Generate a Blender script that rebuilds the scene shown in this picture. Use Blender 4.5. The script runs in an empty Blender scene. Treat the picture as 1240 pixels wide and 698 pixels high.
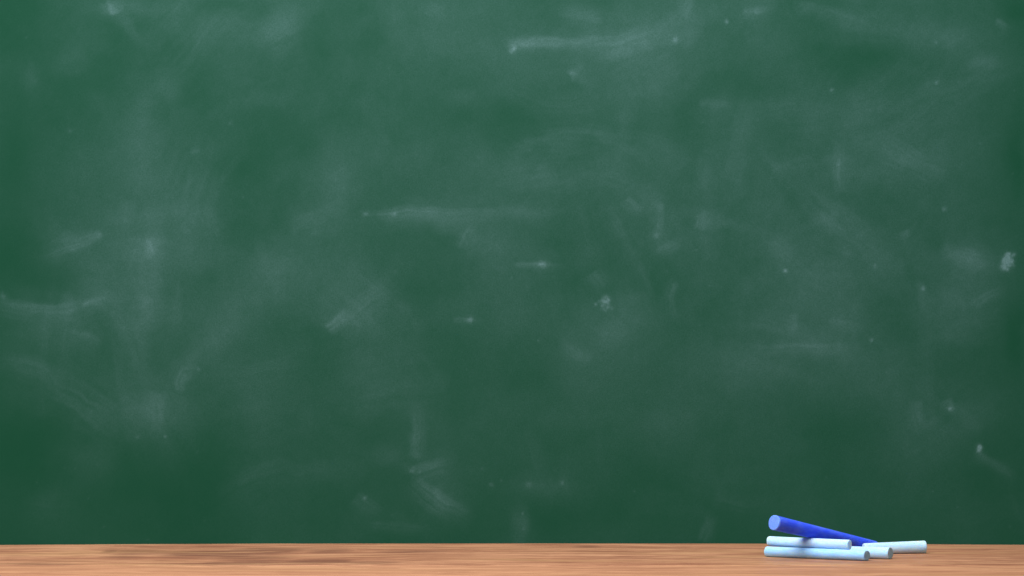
import bpy, bmesh, math
import numpy as np
from mathutils import Vector

# ------------------------------------------------------------------ camera
sc = bpy.context.scene
FPX, VH, DIST = 3600.0, 420.0, 2.5            # focal length and horizon row in photo pixels, board distance in m
PXM = FPX / DIST                              # photo pixels per metre on the board
CAMH = (658.5 - VH) / PXM                     # camera height above the table top

cam_d = bpy.data.cameras.new('camera')
cam = bpy.data.objects.new('camera', cam_d)
sc.collection.objects.link(cam)
cam.location = (0, -DIST, CAMH)
cam.rotation_euler = (math.radians(90), 0, 0)
cam_d.sensor_width = 36
cam_d.sensor_fit = 'HORIZONTAL'
cam_d.lens = 36 * FPX / 1240
cam_d.shift_y = (VH - 349) / 1240
cam_d.clip_start = 0.05
cam_d.clip_end = 50
cam_d.dof.use_dof = True
cam_d.dof.focus_distance = DIST - 0.15
cam_d.dof.aperture_fstop = 14
sc.camera = cam
sc.render.resolution_x, sc.render.resolution_y = 1024, 576

# ------------------------------------------------------------------ light
w = bpy.data.worlds.new('World')
sc.world = w
w.use_nodes = True
w.node_tree.nodes['Background'].inputs[0].default_value = (0.80, 0.92, 1.0, 1)
w.node_tree.nodes['Background'].inputs[1].default_value = 0.19


def area(name, loc, target, size, power, col):
    l = bpy.data.lights.new(name, 'AREA')
    l.shape = 'DISK'
    l.size = size
    l.energy = power
    l.color = col
    o = bpy.data.objects.new(name, l)
    o.location = loc
    o.rotation_euler = (Vector(target) - Vector(loc)).to_track_quat('-Z', 'Y').to_euler()
    sc.collection.objects.link(o)
    return o


area('board_lamp', (-0.15, -0.80, 1.25), (0.0, -0.10, 0.1), 1.40, 32, (1.0, 0.985, 0.955))
area('side_lamp', (-1.8, -2.1, 2.2), (0.1, 0.0, 0.15), 1.2, 50, (1.0, 0.98, 0.95))

sc.view_settings.view_transform = 'Standard'
sc.view_settings.look = 'None'
sc.view_settings.gamma = 1
sc.view_settings.exposure = 0.07

# ------------------------------------------------------------------ helpers
def tag(o, label=None, cat=None, group=None, kind=None):
    for k, v in (('label', label), ('category', cat), ('group', group), ('kind', kind)):
        if v:
            o[k] = v
    return o


def link(name, me, mat=None, parent=None):
    o = bpy.data.objects.new(name, me)
    sc.collection.objects.link(o)
    if mat:
        me.materials.append(mat)
    if parent:
        o.parent = parent
    return o


class NT:
    """tiny node-tree helper"""
    def __init__(self, name):
        self.m = bpy.data.materials.new(name)
        self.m.use_nodes = True
        self.t = self.m.node_tree
        self.t.nodes.clear()
        self.out = self.t.nodes.new('ShaderNodeOutputMaterial')
        self.b = self.t.nodes.new('ShaderNodeBsdfPrincipled')
        self.t.links.new(self.b.outputs[0], self.out.inputs[0])

    def n(self, typ, **kw):
        x = self.t.nodes.new(typ)
        for k, v in kw.items():
            setattr(x, k, v)
        return x

    def l(self, a, b):
        self.t.links.new(a, b)

    def val(self, sock, v):
        if hasattr(v, 'is_linked') or hasattr(v, 'links'):
            self.l(v, sock)
        else:
            sock.default_value = v

    def math(self, op, a, b=0.0, clamp=False):
        x = self.n('ShaderNodeMath', operation=op, use_clamp=clamp)
        self.val(x.inputs[0], a)
        self.val(x.inputs[1], b)
        return x.outputs[0]

    def noise(self, vec, scale=1.0, detail=3.0, rough=0.5, dist=0.0):
        x = self.n('ShaderNodeTexNoise')
        self.l(vec, x.inputs['Vector'])
        x.inputs['Scale'].default_value = scale
        x.inputs['Detail'].default_value = detail
        x.inputs['Roughness'].default_value = rough
        x.inputs['Distortion'].default_value = dist
        return x.outputs['Fac']

    def mapping(self, vec, scale=(1, 1, 1), loc=(0, 0, 0), rot=(0, 0, 0)):
        x = self.n('ShaderNodeMapping')
        self.l(vec, x.inputs[0])
        x.inputs['Scale'].default_value = scale
        x.inputs['Location'].default_value = loc
        x.inputs['Rotation'].default_value = rot
        return x.outputs[0]

    def ramp(self, fac, stops, interp='LINEAR'):
        x = self.n('ShaderNodeValToRGB')
        x.color_ramp.interpolation = interp
        e = x.color_ramp.elements
        while len(e) < len(stops):
            e.new(0.5)
        for i, (p, c) in enumerate(stops):
            e[i].position = p
            e[i].color = (c, c, c, 1) if isinstance(c, (int, float)) else (*c, 1)
        self.l(fac, x.inputs[0])
        return x.outputs[0]

    def mix(self, fac, a, b, blend='MIX'):
        x = self.n('ShaderNodeMix', data_type='RGBA', blend_type=blend)
        self.val(x.inputs[0], fac)
        for s, v in ((x.inputs[6], a), (x.inputs[7], b)):
            if isinstance(v, tuple):
                s.default_value = (*v, 1) if len(v) == 3 else v
            else:
                self.l(v, s)
        return x.outputs[2]

    def bump(self, h, strength, dist):
        x = self.n('ShaderNodeBump')
        x.inputs['Strength'].default_value = strength
        x.inputs['Distance'].default_value = dist
        self.l(h, x.inputs['Height'])
        self.l(x.outputs[0], self.b.inputs['Normal'])


# ------------------------------------------------------------------ chalk dust on the board, as a thickness per vertex
rng = np.random.default_rng(7)
BX, BZ0, BZ1 = 0.66, -0.10, 0.62              # half width, bottom, top of the board
def ticks(lo, a, b, hi, fine, coarse):
    """fine spacing where the board is looked at, coarse towards its rims"""
    return np.concatenate([np.arange(lo, a - coarse / 2, coarse), np.arange(a, b, fine), np.arange(b, hi - coarse / 2, coarse), [hi]])


xs = ticks(-BX, -0.455, 0.455, BX, 0.00086, 0.004)
zs = ticks(BZ0, -0.006, 0.478, BZ1, 0.00086, 0.004)
NX, NZ = len(xs), len(zs)
# board coordinates in units of 1/1440 m, origin at the left top of the stretch of board above the table
US, VS = 620 + xs * PXM, VH - (zs - CAMH) * PXM
U, V = np.meshgrid(US, VS)                    # (NZ, NX)


def smooth_noise(u, v, cell, seed):
    """value noise with smooth interpolation, vectorised"""
    r = np.random.default_rng(seed)
    tab = r.random((256, 256))
    a, b = u / cell[0], v / cell[1]
    i, j = np.floor(a).astype(int), np.floor(b).astype(int)
    fa, fb = a - i, b - j
    fa = fa * fa * fa * (fa * (fa * 6 - 15) + 10)
    fb = fb * fb * fb * (fb * (fb * 6 - 15) + 10)
    g = lambda p, q: tab[p % 256, q % 256]
    return (g(i, j) * (1 - fa) + g(i + 1, j) * fa) * (1 - fb) + (g(i, j + 1) * (1 - fa) + g(i + 1, j + 1) * fa) * fb


def fbm(u, v, cell, seed, octs=4, gain=0.55):
    s, a, t = 0.0, 1.0, 0.0
    for k in range(octs):
        th = 0.6 * k + seed
        c, sn = math.cos(th), math.sin(th)
        s = s + a * smooth_noise(u * c - v * sn + 91.3 * k, u * sn + v * c + 17.7 * k, (cell[0] / 2 ** k, cell[1] / 2 ** k), seed * 13 + k)
        t += a
        a *= gain
    return s / t


# wandering coordinates make every smear ragged
WU = U + 26 * (fbm(U, V, (120, 120), 3) - 0.5) + 7 * (fbm(U, V, (22, 22), 4, 2) - 0.5)
WV = V + 26 * (fbm(U, V, (120, 120), 5) - 0.5) + 7 * (fbm(U, V, (22, 22), 6, 2) - 0.5)
MOT = fbm(U, V, (34, 34), 8, 4, 0.62)         # mottling
FINE = fbm(U, V, (6, 6), 9, 3, 0.7)

dust = np.zeros_like(U)


def box(u0, u1, v0, v1):
    i0, i1 = np.searchsorted(US, [u0, u1])
    j1 = NZ - np.searchsorted(VS[::-1], v0)
    j0 = NZ - np.searchsorted(VS[::-1], v1)
    return slice(max(j0, 0), max(j1, 0)), slice(i0, i1)


def stroke(pts, width, amp, streak=0.6, fade=0.35, seed=None, warp=1.0, seg_n=25, tail=None, edge=None):
    """an eraser or cloth wipe along a smooth path: soft across, streaked along"""
    global dust
    seed = int(rng.integers(1, 9999)) if seed is None else seed
    P = np.array(pts, float)
    if len(P) == 2:
        P = np.array([P[0], (P[0] + P[1]) / 2, P[1]])
    t = np.linspace(0, 1, seg_n)[:, None]
    if len(P) == 3:
        C = (1 - t) ** 2 * P[0] + 2 * t * (1 - t) * (2 * P[1] - (P[0] + P[2]) / 2) + t * t * P[2]
    else:
        seg = np.linspace(0, 1, len(P))
        C = np.stack([np.interp(t[:, 0], seg, P[:, k]) for k in (0, 1)], 1)
    m = 3 * width + 20
    sl = box(C[:, 0].min() - m, C[:, 0].max() + m, C[:, 1].min() - m, C[:, 1].max() + m)
    u = U[sl] + warp * (WU[sl] - U[sl]) * min(1, width / 18)
    v = V[sl] + warp * (WV[sl] - V[sl]) * min(1, width / 18)
    if u.size == 0:
        return
    best = np.full(u.shape, 1e9)
    S = np.zeros_like(u)
    T = np.zeros_like(u)
    L = 0.0
    lens = np.linalg.norm(np.diff(C, axis=0), axis=1)
    tot = lens.sum() + 1e-6
    for k in range(len(C) - 1):
        a, d = C[k], C[k + 1] - C[k]
        q = ((u - a[0]) * d[0] + (v - a[1]) * d[1]) / (d @ d + 1e-9)
        qc = np.clip(q, 0, 1)
        du, dv = u - a[0] - qc * d[0], v - a[1] - qc * d[1]
        dd = du * du + dv * dv
        mk = dd < best
        best = np.where(mk, dd, best)
        S = np.where(mk, L + qc * lens[k], S)
        T = np.where(mk, (du * d[1] - dv * d[0]) / (lens[k] + 1e-9), T)
        L += lens[k]
    edge = (rng.choice([-1, 1]) if edge is None else edge) * rng.uniform(.25, .5)   # one flank crisper than the other
    wd = width * 0.5 * (1 - edge * np.tanh(T / (0.35 * width)))
    prof = np.exp(-best / (2 * wd ** 2))
    s = S / tot
    f0, f1 = (fade, fade) if tail is None else tail
    e0, e1 = np.clip(s / f0, 0, 1), np.clip((1 - s) / f1, 0, 1)
    ends = e0 * e0 * (3 - 2 * e0) * e1 * e1 * (3 - 2 * e1)
    st = 0.6 * smooth_noise(T + 500, S + 300, (max(2.2, width * 0.16), 90), seed) + 0.4 * smooth_noise(T + 700, S + 900, (2.4, 30), seed + 1)
    dust[sl] += amp * prof * ends * (1 - streak + streak * 2 * st) * (0.45 + 1.1 * MOT[sl])


def veil(u, v, ru, rv, amp, ang=0.0):
    """a soft cloud of dust"""
    global dust
    m = 3 * max(ru, rv)
    sl = box(u - m, u + m, v - m, v + m)
    a = math.radians(ang)
    du, dv = WU[sl] - u, WV[sl] - v
    p, q = du * math.cos(a) + dv * math.sin(a), -du * math.sin(a) + dv * math.cos(a)
    dust[sl] += amp * np.exp(-(p / ru) ** 2 - (q / rv) ** 2) * (0.35 + 1.3 * MOT[sl])


def spot(u, v, r, amp, tail=(0, 0), rag=0.8):
    """a dab where the cloth stopped: bright grainy core with a tail"""
    global dust
    m = 4 * r + 8
    sl = box(u - m, u + m, v - m, v + m)
    du, dv = U[sl] - u, V[sl] - v
    if du.size == 0:
        return
    if r < 1.9:                                    # a single grain of chalk
        a, k = rng.uniform(0, 3.14), rng.uniform(.5, .9)
        p, q = du * math.cos(a) + dv * math.sin(a), (-du * math.sin(a) + dv * math.cos(a)) / k
        dust[sl] += amp * np.exp(-(p * p + q * q) / (r * r))
        return
    dust[sl] += .30 * amp * np.exp(-(du * du + dv * dv) / (1.5 * r) ** 2) * np.clip(2.4 * FINE[sl] - .2, 0, 2)
    for k in range(int(5 + 2 * r)):                # a huddle of small dabs
        ou, ov, rr = rng.normal(0, .38 * r), rng.normal(0, .38 * r), rng.uniform(.9, 1.2 + .22 * r)
        dust[sl] += amp * rng.uniform(.15, .6) * np.exp(-((du - ou) ** 2 + (dv - ov) ** 2) / rr ** 2)
    if tail != (0, 0):
        stroke([(u - tail[0], v - tail[1]), (u, v), (u + tail[0], v + tail[1])], r * 1.1, amp * 0.45, 0.5, 0.45)


def clean(u, v, ru, rv, amp, ang=0.0):
    """a wiped, cleaner patch"""
    global dust
    a = math.radians(ang)
    m = 3 * max(ru, rv)
    sl = box(u - m, u + m, v - m, v + m)
    du, dv = WU[sl] - u, WV[sl] - v
    p, q = du * math.cos(a) + dv * math.sin(a), -du * math.sin(a) + dv * math.cos(a)
    dust[sl] *= 1 - .8 * amp * np.exp(-(p / ru) ** 2 - (q / rv) ** 2)


# overall film of dust: thickest over the middle and upper board, worn away towards the sides and the ledge
reach = (1 / (1 + np.exp(-(U - 45) / 38))) * (1 / (1 + np.exp((U - 1215) / 26)))
reach = reach * (0.18 + 0.82 / (1 + np.exp((V - 500 + 60 * (fbm(U, V, (200, 200), 31, 2) - 0.5)) / 42)))
# long faint arm-sweep wipes, back and forth, over the whole board
for k in range(62):
    cu, cv = rng.uniform(-250, 1500), rng.uniform(-180, 650)
    a = rng.choice([rng.normal(0.0, 0.3), rng.normal(1.5, 0.22), rng.normal(-0.6, 0.3)], p=[.4, .35, .25])
    Ln = rng.uniform(110, 330)
    bend = rng.normal(0, 30)
    for j in range(rng.integers(2, 6)):           # one arm movement leaves several neighbouring passes
        da, L2 = a + rng.normal(0, .10), Ln * rng.uniform(.55, 1.1)
        ou, ov = -math.sin(a) * rng.normal(0, 26) + rng.normal(0, 18), math.cos(a) * rng.normal(0, 26) + rng.normal(0, 18)
        c, s = math.cos(da) * L2 / 2, math.sin(da) * L2 / 2
        stroke([(cu + ou - c, cv + ov - s), (cu + ou - math.sin(a) * bend, cv + ov + math.cos(a) * bend), (cu + ou + c, cv + ov + s)],
               rng.uniform(7, 36), rng.uniform(0.022, 0.066), 0.8, 0.45, warp=.8, seg_n=12)
film = np.clip(1.2 * fbm(WU, WV, (150, 120), 21, 5, 0.6) - 0.30, 0, None)
dust += 0.34 * film + 0.13
dust *= 0.26 + 0.74 * reach

# cleaner patches
for c in ((15, 190, 30, 60, .7), (8, 300, 35, 45, .75), (60, 335, 45, 18, .5), (275, 5, 40, 10, .5), (385, 75, 22, 35, .5), (290, 205, 40, 25, .45),
          (630, 145, 35, 25, .5), (455, 55, 30, 30, .45), (822, 150, 22, 35, .45), (1060, 62, 45, 22, .55), (930, 110, 55, 22, .45), (955, 165, 40, 25, .45),
          (1232, 8, 20, 18, .8), (1234, 195, 12, 50, .7), (390, 420, 32, 40, .45), (255, 345, 25, 25, .45), (560, 440, 65, 40, .55),
          (705, 350, 35, 25, .45), (500, 345, 35, 20, .4), (1232, 420, 14, 35, .8), (862, 378, 25, 25, .45), (1135, 300, 12, 20, .4), (20, 540, 60, 45, .7),
          (200, 590, 110, 40, .55), (545, 490, 35, 35, .5), (640, 465, 40, 25, .45), (700, 625, 70, 22, .6), (1000, 520, 80, 30, .5),
          (1020, 80, 70, 30, .35), (1190, 590, 60, 50, .5)):
    clean(*c)

# clouds that can be picked out
for vl in ((172, 150, 20, 75, .16), (205, 105, 14, 32, .12, -25), (35, 95, 12, 24, .13), (165, 8, 50, 12, .10), (155, 30, 22, 8, .12, 40), (320, 118, 40, 14, .11, -10),
           (335, 25, 50, 14, .10, -25), (412, 215, 26, 34, .13), (520, 10, 22, 10, .10), (560, 115, 24, 8, .09), (495, 180, 55, 22, .10, 20), (645, 205, 55, 20, .12, 10),
           (750, 140, 14, 45, .11), (790, 90, 26, 26, .09), (785, 38, 48, 22, .15, -15), (832, 42, 14, 14, .13), (1130, 38, 50, 16, .10, 10), (1190, 72, 20, 10, .10),
           (1040, 150, 22, 40, .09), (852, 222, 12, 26, .14), (180, 345, 15, 95, .15), (340, 325, 36, 26, .19), (290, 365, 36, 26, .10, -30), (250, 425, 46, 20, .15, -48),
           (520, 262, 60, 15, .15), (640, 258, 40, 8, .12), (590, 300, 32, 16, .12), (742, 405, 18, 18, .16), (768, 385, 24, 22, .10), (795, 300, 18, 16, .14),
           (850, 290, 16, 44, .13), (882, 272, 24, 8, .12, 15), (1150, 380, 36, 44, .13), (1175, 320, 46, 16, .15, 8), (1095, 330, 46, 40, .07), (960, 425, 60, 12, .09),
           (190, 500, 50, 30, .13), (115, 555, 30, 22, .08), (390, 568, 28, 14, .09), (310, 500, 26, 34, .07), (465, 555, 34, 16, .10), (628, 636, 9, 22, .16),
           (812, 512, 32, 22, .08), (660, 585, 48, 12, .07), (1180, 500, 46, 36, .10), (1000, 300, 80, 70, .10), (920, 330, 70, 90, .12), (1060, 450, 90, 50, .06), (760, 230, 90, 70, .08), (420, 100, 90, 60, .07), (600, 60, 120, 40, .05)):
    veil(*vl)

# wipes that can be picked out
ST = [
    ([(138, 18), (134, 6), (131, -6)], 7, .28), ([(300, 62), (330, 40), (372, 22)], 22, .08),
    ([(604, 51), (680, 51), (742, 43), (800, 24), (842, 4)], 9, .22), ([(610, 50), (665, 52), (720, 48)], 6, .16), ([(730, 23), (690, 17), (655, 14)], 7, .12),
    ([(705, 78), (760, 50), (840, 30)], 34, .10), ([(835, -6), (830, 12), (822, 34)], 9, .20), ([(895, 14), (917, 14), (940, 15)], 8, .18), ([(955, 3), (1020, 17), (1078, 44)], 10, .13),
    ([(1090, 128), (1160, 100), (1250, 42)], 26, .10), ([(1055, 160), (1105, 190), (1170, 216)], 17, .18), ([(1015, 238), (1014, 195), (1016, 150)], 7, .12),
    ([(840, 124), (868, 127), (896, 131)], 9, .12), ([(1205, 22), (1214, 27), (1224, 35)], 4, .14),
    ([(128, 283), (85, 300), (40, 313)], 8, .20), ([(-6, 357), (55, 370), (140, 357)], 11, .22), ([(95, 370), (118, 362), (140, 357)], 7, .14), ([(184, 314), (178, 302), (177, 286)], 7, .24),
    ([(217, 340), (219, 375), (218, 410)], 6, .10), ([(160, 240), (154, 275), (150, 310)], 12, .10), ([(395, 397), (408, 387), (424, 373)], 8, .22), ([(345, 285), (385, 258), (430, 236)], 20, .11),
    ([(82, 395), (108, 406), (132, 422)], 10, .12), ([(-5, 425), (50, 438), (105, 468)], 16, .12), ([(217, 478), (217, 462), (224, 450), (238, 447), (250, 455)], 7, .20),
    ([(405, 402), (440, 365), (490, 325)], 22, .12), ([(430, 260), (540, 254), (670, 258)], 8, .14), ([(552, 303), (566, 280), (578, 258)], 9, .17),
    ([(620, 321), (656, 320), (692, 322)], 4, .16), ([(546, 387), (569, 388), (592, 389)], 4, .11), ([(720, 443), (695, 428), (672, 413)], 10, .13),
    ([(718, 328), (728, 345), (736, 358)], 11, .12), ([(760, 238), (770, 250), (777, 262)], 8, .12), ([(820, 340), (815, 370), (822, 398)], 7, .09), ([(738, 372), (760, 368), (772, 380)], 14, .11),
    ([(796, 240), (796, 275), (795, 310)], 7, .13), ([(795, 306), (815, 295), (838, 284)], 8, .13), ([(841, 280), (846, 260), (850, 246)], 8, .24),
    ([(1140, 306), (1180, 312), (1222, 318)], 12, .17), ([(1117, 340), (1116, 360), (1115, 382)], 6, .10), ([(964, 378), (963, 398), (965, 416)], 6, .15), ([(905, 423), (975, 420), (1062, 419)], 7, .10),
    ([(1000, 384), (1025, 392), (1055, 402)], 7, .11), ([(1095, 280), (1098, 288), (1102, 294)], 8, .11), ([(1175, 372), (1190, 360), (1222, 345)], 7, .10), ([(940, 320), (955, 335), (958, 350)], 6, .08),
    ([(60, 448), (120, 488), (180, 540)], 22, .12), ([(503, 560), (501, 515), (503, 478)], 9, .15), ([(498, 571), (520, 562), (556, 548)], 10, .22), ([(492, 574), (530, 598), (582, 628)], 16, .20),
    ([(445, 632), (492, 637), (545, 638)], 6, .10), ([(430, 600), (450, 612), (475, 628)], 12, .10), ([(1112, 482), (1115, 505), (1130, 520)], 9, .13), ([(1147, 478), (1150, 490), (1148, 500)], 10, .18),
    ([(1184, 540), (1205, 560), (1242, 578)], 8, .11), ([(849, 658), (856, 640), (866, 622)], 8, .13), ([(860, 600), (900, 610), (950, 612)], 12, .06), ([(1125, 500), (1160, 520), (1180, 522)], 10, .10),
    ([(200, 470), (196, 500), (200, 530)], 12, .12), ([(690, 100), (695, 88), (712, 72)], 8, .10), ([(930, 205), (990, 190), (1060, 196)], 10, .07),
    ([(1040, 560), (1100, 520), (1160, 470)], 40, .05), ([(250, 610), (330, 570), (420, 575)], 30, .06), ([(30, 590), (60, 600), (110, 590)], 26, .05),
]
for pts, wd, am in ST:
    stroke(pts, wd * 1.15, am * (1.2 if wd < 9 else 0.95), 0.8, tail=(0.14, 0.7) if wd < 13 else (.35, .6), edge=1)
    stroke(pts, wd * 3.2 + 6, am * 0.36, 0.6, 0.45, warp=1.6)
for sp in ((622, 60, 5, .45, (0, 9)), (691, 88, 4, .22, (4, -5)), (817, 48, 5, .26, (4, 0)), (880, 26, 2.2, .45), (917, 14, 5, .18), (1007, 109, 2.4, .28, (0, 3)), (1134, 100, 2.2, .30),
           (1133, 52, 2.0, .25), (1015, 200, 2, .2), (120, 284, 5, .15), (4, 358, 5, .18), (443, 259, 4, .18), (477, 260, 4.5, .26), (656, 321, 4.5, .48, (14, 0)), (569, 388, 4, .26, (10, 0)), (569, 388, 3, .15, (0, 9)),
           (795, 285, 3, .22), (951, 328, 2.2, .55), (1143, 254, 3, .25, (0, 4)), (1118, 350, 3, .25, (2, -2)), (1055, 412, 3, .22, (5, 0)), (843, 303, 1.8, .35), (200, 529, 1.8, .55), (166, 529, 2.5, .16),
           (499, 570, 5, .32), (442, 603, 2.4, .35, (-2, -2)), (633, 622, 1.8, .48, (3, 1)), (634, 641, 2.0, .22), (607, 582, 1.6, .35), (641, 588, 4, .16), (682, 585, 4, .14), (1150, 495, 3, .42, (1, 4)),
           (595, 587, 3, .15), (1161, 100, 2, .1), (432, 344, 1.4, .3), (479, 329, 1.8, .2), (1060, 322, 3, .14), (280, 150, 4, .10), (237, 183, 5, .10, (8, 0)), (86, 158, 3, .14), (652, 413, 2, .16), (240, 447, 2, .25)):
    spot(sp[0], sp[1], sp[2], sp[3] * (.6 if sp[2] < 3 and sp[3] < .4 else .85), *sp[4:])
# scuffed patches: chalk rubbed into the surface
for (cu, cv, ru, rv, am, n) in ((732, 367, 10, 9, .20, 34), (1221, 316, 6, 10, .42, 46), (1186, 544, 1.5, 4, .45, 9)):
    for k in range(n):
        spot(cu + rng.normal(0, ru * .5), cv + rng.normal(0, rv * .5), rng.uniform(1.2, 3.0), am * rng.uniform(.4, 1.0))
# loose specks
for k in range(260):
    spot(rng.uniform(-250, 1500), rng.uniform(-200, 655), rng.uniform(.9, 1.7), rng.uniform(.04, .16), rag=1.0)
dust *= 0.86 + 0.28 * FINE
dust = np.clip(dust, 0, 1.2)

# ------------------------------------------------------------------ materials
def board_material():
    t = NT('chalkboard_paint')
    tc = t.n('ShaderNodeTexCoord').outputs['Object']
    at = t.n('ShaderNodeAttribute', attribute_name='dust').outputs['Fac']
    g1 = t.noise(t.mapping(tc, (1, 1, 1)), 900, 3, 0.6)
    weave = t.noise(t.mapping(tc, (420, 1, 1400)), 1, 2, 0.6)
    weave2 = t.noise(t.mapping(tc, (1400, 1, 420)), 1, 2, 0.6)
    grain = t.math('ADD', t.math('MULTIPLY', g1, .5), t.math('MULTIPLY', t.math('ADD', weave, weave2), .25))
    gm = t.math('ADD', t.math('MULTIPLY', t.math('SUBTRACT', grain, .5), 2.7), 1.0)
    cov = t.math('MULTIPLY', t.math('MULTIPLY', at, gm), 0.172, True)
    tone = t.noise(tc, 6, 4, 0.55)
    green = t.mix(tone, (0.0034, 0.0472, 0.0225), (0.0052, 0.0530, 0.0262))
    green = t.mix(t.math('MULTIPLY', t.math('SUBTRACT', grain, .35), .35, True), green, (0.010, 0.072, 0.040))
    col = t.mix(cov, green, (0.36, 0.57, 0.66))
    t.l(col, t.b.inputs['Base Color'])
    t.b.inputs['Roughness'].default_value = 0.78
    t.b.inputs['Specular IOR Level'].default_value = 0.06
    t.bump(grain, 0.12, 0.0004)
    return t.m


def wood_material(name, seed, warm, streaks=()):
    t = NT(name)
    tc = t.n('ShaderNodeTexCoord').outputs['Object']
    base = t.mapping(tc, (1, 1, 1), (seed * 1.7, seed * .31, 0))
    # grain lines wander: shift the across-grain coordinate by slow noise
    sep = t.n('ShaderNodeSeparateXYZ')
    t.l(base, sep.inputs[0])
    wob = t.noise(t.mapping(base, (7, 9, 1)), 1, 2, 0.5)
    wob2 = t.noise(t.mapping(base, (2.2, 3, 1), (4, 2, 0)), 1, 1, 0.5)
    y2 = t.math('ADD', sep.outputs[1], t.math('ADD', t.math('MULTIPLY', wob, .050), t.math('MULTIPLY', wob2, .06)))
    cmb = t.n('ShaderNodeCombineXYZ')
    t.l(sep.outputs[0], cmb.inputs[0])
    t.l(y2, cmb.inputs[1])
    g = cmb.outputs[0]
    broad = t.noise(t.mapping(g, (2.6, 13, 1)), 1, 3, 0.55)
    mid = t.noise(t.mapping(g, (8.0, 56, 1), (3, 1, 0)), 1, 5, 0.68)
    fine = t.noise(t.mapping(g, (17, 135, 1), (1, 5, 0)), 1, 4, 0.7)
    pore = t.noise(t.mapping(g, (26, 420, 1), (8, 5, 0)), 1, 2, 0.6)
    col = t.mix(t.ramp(broad, [(.34, 0.0), (.66, 1.0)]), (0.38, 0.172, 0.094), (0.52, 0.262, 0.148))
    col = t.mix(t.math('MULTIPLY', t.ramp(mid, [(.47, 0.0), (.62, 1.0)]), .80), col, (0.215, 0.082, 0.045))
    col = t.mix(t.math('MULTIPLY', t.ramp(mid, [(.32, 1.0), (.48, 0.0)]), .75), col, (0.53, 0.290, 0.160))
    col = t.mix(t.math('MULTIPLY', t.ramp(fine, [(.49, 0.0), (.62, 1.0)]), .85), col, (0.225, 0.088, 0.048))
    # thin sinuous year-ring lines: the level lines of two slow fields
    for (sx_, sy_, ox, amt) in ((2.4, 26, 11, .62), (4.2, 44, 17, .5)):
        lv = t.math('MULTIPLY', t.noise(t.mapping(g, (sx_, sy_, 1), (ox, 2, 0)), 1, 2, .5), 7.0)
        ln = t.math('ABSOLUTE', t.math('SUBTRACT', t.math('FRACT', lv), .5))
        pres = t.ramp(t.noise(t.mapping(g, (6, 30, 1), (ox, 9, 0)), 1, 2, .5), [(.40, 0.0), (.62, 1.0)])
        col = t.mix(t.math('MULTIPLY', t.math('MULTIPLY', t.ramp(ln, [(.0, 1.0), (.13, 0.0)]), pres), amt), col, (0.20, 0.078, 0.042))
    # dark heart streaks near one end of the plank
    seps = t.n('ShaderNodeSeparateXYZ')
    t.l(tc, seps.inputs[0])
    tot = None
    for (hx, hy, rx, ry) in streaks:
        ex = t.math('MULTIPLY', t.math('SUBTRACT', seps.outputs[0], hx), 1 / rx)
        ey = t.math('MULTIPLY', t.math('SUBTRACT', y2, hy), 1 / ry)
        e = t.math('SUBTRACT', 1.0, t.math('ADD', t.math('MULTIPLY', ex, ex), t.math('MULTIPLY', ey, ey)), True)
        tot = e if tot is None else t.math('ADD', tot, e)
    if tot is not None:
        dk = t.ramp(t.noise(t.mapping(g, (15, 90, 1), (6, 3, 0)), 1, 5, 0.7), [(.32, 0.0), (.54, 1.0)])
        col = t.mix(t.math('MULTIPLY', t.math('MULTIPLY', dk, tot, True), .62), col, (0.115, 0.042, 0.027))
    # yellowish sapwood tint in places
    col = t.mix(t.math('MULTIPLY', t.ramp(t.noise(t.mapping(g, (4, 34, 1), (2, 8, 0)), 1, 2, .5), [(.52, 0.0), (.7, 1.0)]), .35), col, (0.45, 0.275, 0.120))
    col = t.mix(t.math('MULTIPLY', t.ramp(pore, [(.58, 0.0), (.72, 1.0)]), .35), col, (0.20, 0.085, 0.045))
    if warm:
        col = t.mix(warm, col, (0.55, 0.270, 0.145))
    t.l(col, t.b.inputs['Base Color'])
    t.l(t.math('ADD', t.math('MULTIPLY', mid, .22), .50), t.b.inputs['Roughness'])
    t.b.inputs['Specular IOR Level'].default_value = 0.25
    t.bump(t.math('ADD', t.math('MULTIPLY', fine, .6), t.math('MULTIPLY', pore, .4)), 0.35, 0.0006)
    return t.m


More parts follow.
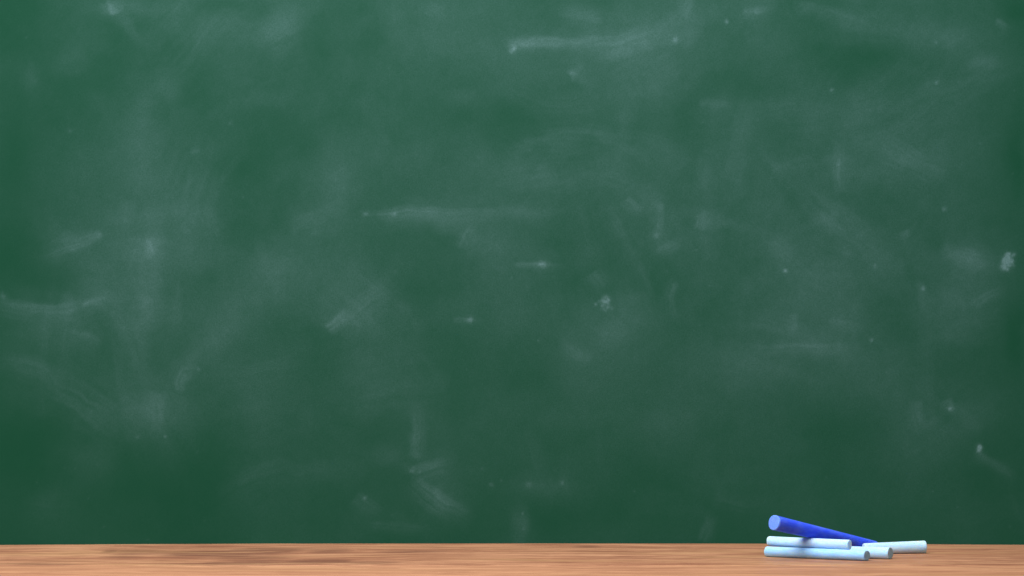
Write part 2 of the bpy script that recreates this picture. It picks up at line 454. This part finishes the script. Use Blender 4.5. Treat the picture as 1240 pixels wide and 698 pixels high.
def chalk_material(name, body, pale, deep, seed, mott=.5, sheen=.25, core=None):
    t = NT(name)
    tc = t.n('ShaderNodeTexCoord').outputs['Object']
    p = t.mapping(tc, (1, 1, 1), (seed, seed * .7, 0))
    n1 = t.noise(t.mapping(p, (55, 160, 160)), 1, 4, 0.6)
    n2 = t.noise(t.mapping(p, (120, 260, 260), (3, 0, 0)), 1, 3, 0.6)
    n3 = t.noise(p, 2600, 2, 0.6)
    scr = t.noise(t.mapping(p, (90, 1500, 1500), (1, 2, 0)), 1, 2, 0.6)
    col = t.mix(t.math('MULTIPLY', t.ramp(n1, [(.42, 0.0), (.66, 1.0)]), mott), body, pale)
    col = t.mix(t.math('MULTIPLY', t.ramp(n2, [(.52, 0.0), (.74, 1.0)]), mott), col, deep)
    col = t.mix(t.math('MULTIPLY', t.ramp(scr, [(.56, 0.0), (.74, 1.0)]), mott * .5), col, pale)
    col = t.mix(t.math('MULTIPLY', t.ramp(n3, [(.55, 0.0), (.8, 1.0)]), .12), col, pale)
    if core:                                   # tints one end face: darker grey on two pale sticks, paler on the blue
        sx = t.n('ShaderNodeSeparateXYZ')
        t.l(tc, sx.inputs[0])
        col = t.mix(t.math('MULTIPLY', t.ramp(t.math('MULTIPLY', t.math('ABSOLUTE', t.math('SUBTRACT', sx.outputs[0], core[1])), 400.0), [(.30, 1.0), (.55, 0.0)]), .8), col, core[0])
    t.l(col, t.b.inputs['Base Color'])
    t.b.inputs['Roughness'].default_value = 0.85
    t.b.inputs['Specular IOR Level'].default_value = 0.2
    t.b.inputs['Subsurface Weight'].default_value = 0.85
    t.b.inputs['Subsurface Radius'].default_value = (0.35, 0.65, 1.0)
    t.b.inputs['Subsurface Scale'].default_value = 0.0022
    t.b.inputs['Sheen Weight'].default_value = min(1.0, sheen)
    t.b.inputs['Sheen Roughness'].default_value = 0.35
    t.b.inputs['Sheen Tint'].default_value = (*pale, 1)
    t.bump(t.math('ADD', t.math('MULTIPLY', n3, .35), t.math('MULTIPLY', n2, .6)), 0.3, 0.00025)
    return t.m


# ------------------------------------------------------------------ chalkboard
def grid_mesh(name, X, Y, Z):
    nz, nx = X.shape
    me = bpy.data.meshes.new(name)
    co = np.stack([X, Y, Z], -1).reshape(-1, 3).astype(np.float32)
    idx = np.arange(nz * nx).reshape(nz, nx)
    q = np.stack([idx[:-1, :-1], idx[:-1, 1:], idx[1:, 1:], idx[1:, :-1]], -1).reshape(-1, 4)
    return me, co, q


def fill(me, co, q):
    me.vertices.add(len(co))
    me.vertices.foreach_set('co', co.ravel())
    me.loops.add(q.size)
    me.loops.foreach_set('vertex_index', q.astype(np.int32).ravel())
    me.polygons.add(len(q))
    me.polygons.foreach_set('loop_start', np.arange(0, q.size, 4, dtype=np.int32))
    me.polygons.foreach_set('loop_total', np.full(len(q), 4, dtype=np.int32))
    me.update(calc_edges=True)
    me.validate()


Xg, Zg = np.meshgrid(xs, zs)
me, co, q = grid_mesh('chalkboard', Xg, np.zeros_like(Xg), Zg)
TH = 0.018
ring = np.concatenate([np.arange(NX), np.arange(1, NZ) * NX + NX - 1, (NZ - 1) * NX + np.arange(NX - 2, -1, -1), np.arange(NZ - 2, 0, -1) * NX])
nb = len(co)
back = co[ring].copy()
back[:, 1] = TH
co = np.concatenate([co, back])
k = np.arange(len(ring))
k2 = (k + 1) % len(ring)
side = np.stack([ring[k2], ring[k], nb + k, nb + k2], -1)
cor = [nb, nb + NX - 1, nb + NX - 1 + NZ - 1, nb + 2 * (NX - 1) + NZ - 1]
q = np.concatenate([q, side, np.array([[cor[3], cor[2], cor[1], cor[0]]])])
fill(me, co, q)
att = me.attributes.new('dust', 'FLOAT', 'POINT')
att.data.foreach_set('value', np.concatenate([dust.ravel(), np.zeros(len(ring))]).astype(np.float32))
board = link('chalkboard', me, board_material())
tag(board, 'dusty green chalkboard with smeared chalk marks, standing upright behind the wooden table', 'chalkboard')

# ------------------------------------------------------------------ wooden table top: planks running along the board
table = bpy.data.objects.new('wooden_table', None)
sc.collection.objects.link(table)
tag(table, 'brown wooden table top of long planks at the foot of the chalkboard', 'table')


def back_dip(x):
    """the far edge is a little worn down towards both ends"""
    u = 620 + x * PXM
    return np.interp(u, [-400, 0, 90, 320, 620, 860, 1100, 1240, 1600], [-.0016, -.0011, -.0006, .0001, .0003, .0002, -.0003, -.0010, -.0016])


def plank(y0, y1, mat, z_off, dip):
    """y0 is the edge away from the board, y1 the edge near it"""
    nx, r = 160, 0.0012
    px = np.linspace(-0.66, 0.66, nx)
    prof = []                                   # (y, z) round the cross-section, top first
    ys_top = np.concatenate([np.linspace(y0 + r, y1 - 0.05, 8), np.linspace(y1 - 0.045, y1 - r, 12)])
    prof += [(y0, -.024)] + [(y0, -r)] + [(y0 + r * (1 - math.cos(a)), -r + r * math.sin(a)) for a in (.4, .8, 1.2)]
    prof += [(y, 0.0) for y in ys_top]
    prof += [(y1 - r * (1 - math.cos(a)), -r + r * math.sin(a)) for a in (1.2, .8, .4)] + [(y1, -r), (y1, -.024)]
    prof = np.array(prof)
    n = len(prof)
    V_, F_ = [], []
    for i, x in enumerate(px):
        for (y, z) in prof:
            wgt = max(0.0, 1 - (y1 - y) / 0.07) ** 2 if dip else 0.0
            V_.append((x, y, z + z_off + (wgt * float(back_dip(x)) if z > -.02 else 0)))
    for i in range(nx - 1):
        for j in range(n):
            a, b = i * n + j, i * n + (j + 1) % n
            F_.append((a, a + n, b + n, b))
    F_.append(tuple(range(n)))
    F_.append(tuple(reversed(range((nx - 1) * n, nx * n))))
    me = bpy.data.meshes.new('plank')
    me.from_pydata(V_, [], F_)
    me.validate()
    bm = bmesh.new()
    bm.from_mesh(me)
    bmesh.ops.recalc_face_normals(bm, faces=bm.faces)
    bm.to_mesh(me)
    bm.free()
    return link('plank', me, mat, table)


def on_table(u, v):
    d = FPX * CAMH / (v - VH)
    return (u - 620) * d / FPX, d - DIST


HEART = []                                     # (x, y across the wavy grain, half length, half width)
for (u, v, hu, hv) in ((165, 668, 45, 3.5), (250, 671, 60, 5), (310, 675, 50, 5), (240, 682, 70, 3), (390, 679, 42, 4), (400, 668, 30, 3), (40, 683, 60, 2.5), (190, 686, 60, 2), (445, 682, 45, 2.5),
                       (330, 666, 60, 3), (710, 664, 22, 2), (500, 669, 50, 2), (280, 668, 90, 4), (330, 681, 80, 4), (134, 667, 10, 2.2), (150, 673, 30, 2), (80, 685, 14, 2), (395, 680, 30, 3), (262, 681, 14, 2), (15, 687, 30, 2)):
    hx, hy = on_table(u, v)
    HEART.append((hx, hy + 0.055 + 0.31, hu / PXM, (on_table(u, v - hv)[1] - on_table(u, v + hv)[1]) / 2))
plank(-0.2465, -0.0008, wood_material('walnut_plank', 1.0, 0, HEART), 0.0, True)
plank(-0.520, -0.2473, wood_material('walnut_plank_reddish', 4.3, .25), -0.0002, False)


# ------------------------------------------------------------------ chalk sticks
def chalk(name, a, b, ra, rb, mat, bev=(.0007, .0007), tilt=(0, 0), seed=0, label='', group=None):
    """a tapered stick from end a to end b; tilt slants the broken end faces (slope, away from the viewer side)"""
    a, b = Vector(a), Vector(b)
    ax = b - a
    L = ax.length
    ax.normalize()
    sidev = Vector((0, 0, 1)).cross(ax).normalized()      # horizontal, across the stick
    upv = ax.cross(sidev).normalized()
    r = np.random.default_rng(seed)
    ns = 44
    rows = []                                              # (axial, radius factor)
    for (k, f_) in ((0, 0.0), (0, .35), (0, .7)):
        rows.append((0.0, f_, 'cap'))
    ends = []
    for s_ in np.linspace(0, math.pi / 2, 5):
        ends.append((bev[0] * (1 - math.sin(s_)), -bev[0] * (1 - math.cos(math.pi / 2 - s_)) * 0))
    prof = [(0.0, 0.0), (0.0, .35), (0.0, .72)]
    RA, RB = ra, rb
    for s_ in np.linspace(0, math.pi / 2, 5):
        prof.append((bev[0] * (1 - math.cos(s_)), (RA - bev[0] + bev[0] * math.sin(s_)) / RA))
    for x in np.linspace(bev[0], L - bev[1], 44)[1:-1]:
        prof.append((x, 1.0))
    for s_ in np.linspace(math.pi / 2, 0, 5):
        prof.append((L - bev[1] * (1 - math.cos(s_)), (RB - bev[1] + bev[1] * math.sin(s_)) / RB))
    prof += [(L, .72), (L, .35), (L, 0.0)]
    ph = r.uniform(0, 6.28, 12)
    chips = [(0 if r.random() < .5 else 1, r.uniform(0, 6.28), r.uniform(.25, .5), r.uniform(.00005, .0002)) for _ in range(5)]
    Vv, Ff, ids = [], [], []
    for i, (x, fr) in enumerate(prof):
        t = x / L
        rad = (RA + (RB - RA) * t) * fr
        if fr == 0.0:
            ids.append([len(Vv)] * ns)
            Vv.append((x, 0, 0))
            continue
        row = []
        for j in range(ns):
            th = 2 * math.pi * j / ns
            wob = 1 - .005 * (1 + math.sin(9 * t + 2 * th + ph[0]) * math.sin(23 * t + ph[1])) - .003 * (1 + math.sin(41 * t + 3 * th + ph[2]))
            if fr < 1:
                wob *= 1 - .006 * (1 + math.sin(5 * th + ph[3] + 7 * t))
            rr = rad * (wob + .0)
            y, z = rr * math.cos(th), rr * math.sin(th)
            xx = x
            if x < .004:
                xx += tilt[0] * y * (1 - x / .004) + (.00007 * math.sin(3 * th + ph[4]) * fr if x < bev[0] else 0)
            if x > L - .004:
                xx += tilt[1] * y * (1 - (L - x) / .004) + (.00007 * math.sin(4 * th + ph[5]) * fr if x > L - bev[1] else 0)
            for (e, cth, cw, cd) in chips:
                dth = (th - cth + math.pi) % (2 * math.pi) - math.pi
                dd = x if e == 0 else L - x
                if dd < .0025 and fr > .8:
                    k_ = math.exp(-(dth / cw) ** 2) * (1 - dd / .0025)
                    y *= 1 - cd / max(rad, 1e-5) * k_
                    z *= 1 - cd / max(rad, 1e-5) * k_
                    xx += (cd if e == 0 else -cd) * k_ * .6
            row.append(len(Vv))
            Vv.append((xx, y, z))
        ids.append(row)
    for i in range(len(ids) - 1):
        p, n_ = ids[i], ids[i + 1]
        for j in range(ns):
            j2 = (j + 1) % ns
            if p[0] == p[1]:
                Ff.append((p[0], n_[j], n_[j2]))
            elif n_[0] == n_[1]:
                Ff.append((p[j2], p[j], n_[0]))
            else:
                Ff.append((p[j], n_[j], n_[j2], p[j2]))
    me = bpy.data.meshes.new(name)
    me.from_pydata(Vv, [], Ff)
    bm = bmesh.new()
    bm.from_mesh(me)
    bmesh.ops.recalc_face_normals(bm, faces=bm.faces)
    bm.to_mesh(me)
    bm.free()
    for p in me.polygons:
        p.use_smooth = True
    me.set_sharp_from_angle(angle=math.radians(48))
    o = link(name, me, mat)
    M = o.matrix_world.copy()
    from mathutils import Matrix
    M = Matrix((( ax.x, sidev.x, upv.x, a.x), (ax.y, sidev.y, upv.y, a.y), (ax.z, sidev.z, upv.z, a.z), (0, 0, 0, 1)))
    o.matrix_world = M
    return tag(o, label, 'chalk', group)


GR = 'chalk sticks piled on the table'
mA = chalk_material('pale_blue_chalk', (0.29, 0.55, 0.88), (0.50, 0.73, 0.92), (0.19, 0.46, 0.89), 1.0, core=((0.19, 0.28, 0.32), .0880))
mB = chalk_material('whitish_blue_chalk', (0.43, 0.66, 0.89), (0.62, 0.80, 0.92), (0.27, 0.54, 0.90), 2.0)
mC = chalk_material('soft_blue_chalk', (0.40, 0.64, 0.89), (0.58, 0.77, 0.91), (0.28, 0.55, 0.89), 3.0, core=((0.21, 0.30, 0.34), .0895))
mD = chalk_material('grey_blue_chalk', (0.43, 0.64, 0.82), (0.60, 0.76, 0.86), (0.34, 0.55, 0.82), 4.0)
mE = chalk_material('bright_blue_chalk', (0.020, 0.075, 0.97), (0.13, 0.24, 0.98), (0.070, 0.060, 0.85), 5.0, mott=.4, sheen=1.0, core=((0.17, 0.33, 0.95), 0.0))

chalk('chalk_stick', (.20020, -.15625, .0041), (.27434, -.20320, .0041), .0041, .0041, mA, (.0011, .0004), (0, .22), 1,
      'longest pale blue chalk stick lying flat on the wood, farthest out from the chalkboard', GR)
chalk('chalk_stick', (.20286, -.14854, .01178), (.26216, -.19260, .01177), .00395, .00395, mB, (.0011, .0005), (0, -.05), 2,
      'whitish blue chalk stick raised on two pale ones, directly under the bright blue stick', GR)
chalk('chalk_stick', (.21227, -.14954, .00465), (.29502, -.18357, .00465), .00465, .00465, mC, (.0008, .0005), (0, .22), 3,
      'pale blue chalk stick flat on the wood, half hidden in the middle of the pile', GR)
chalk('chalk_stick', (.28037, -.12884, .00442), (.33165, -.11691, .0051), .00442, .0051, mD, (.0007, .0012), (0, .1), 4,
      'thick grey blue chalk piece flat on the wood, nearest to the chalkboard', GR)
chalk('chalk_stick', (.20215, -.20434, .02979), (.29247, -.10353, .00452), .00588, .00452, mE, (.0004, .0008), (.10, 0), 5,
      'bright blue thick chalk stick leaning with its raised end over the pale pile', GR)
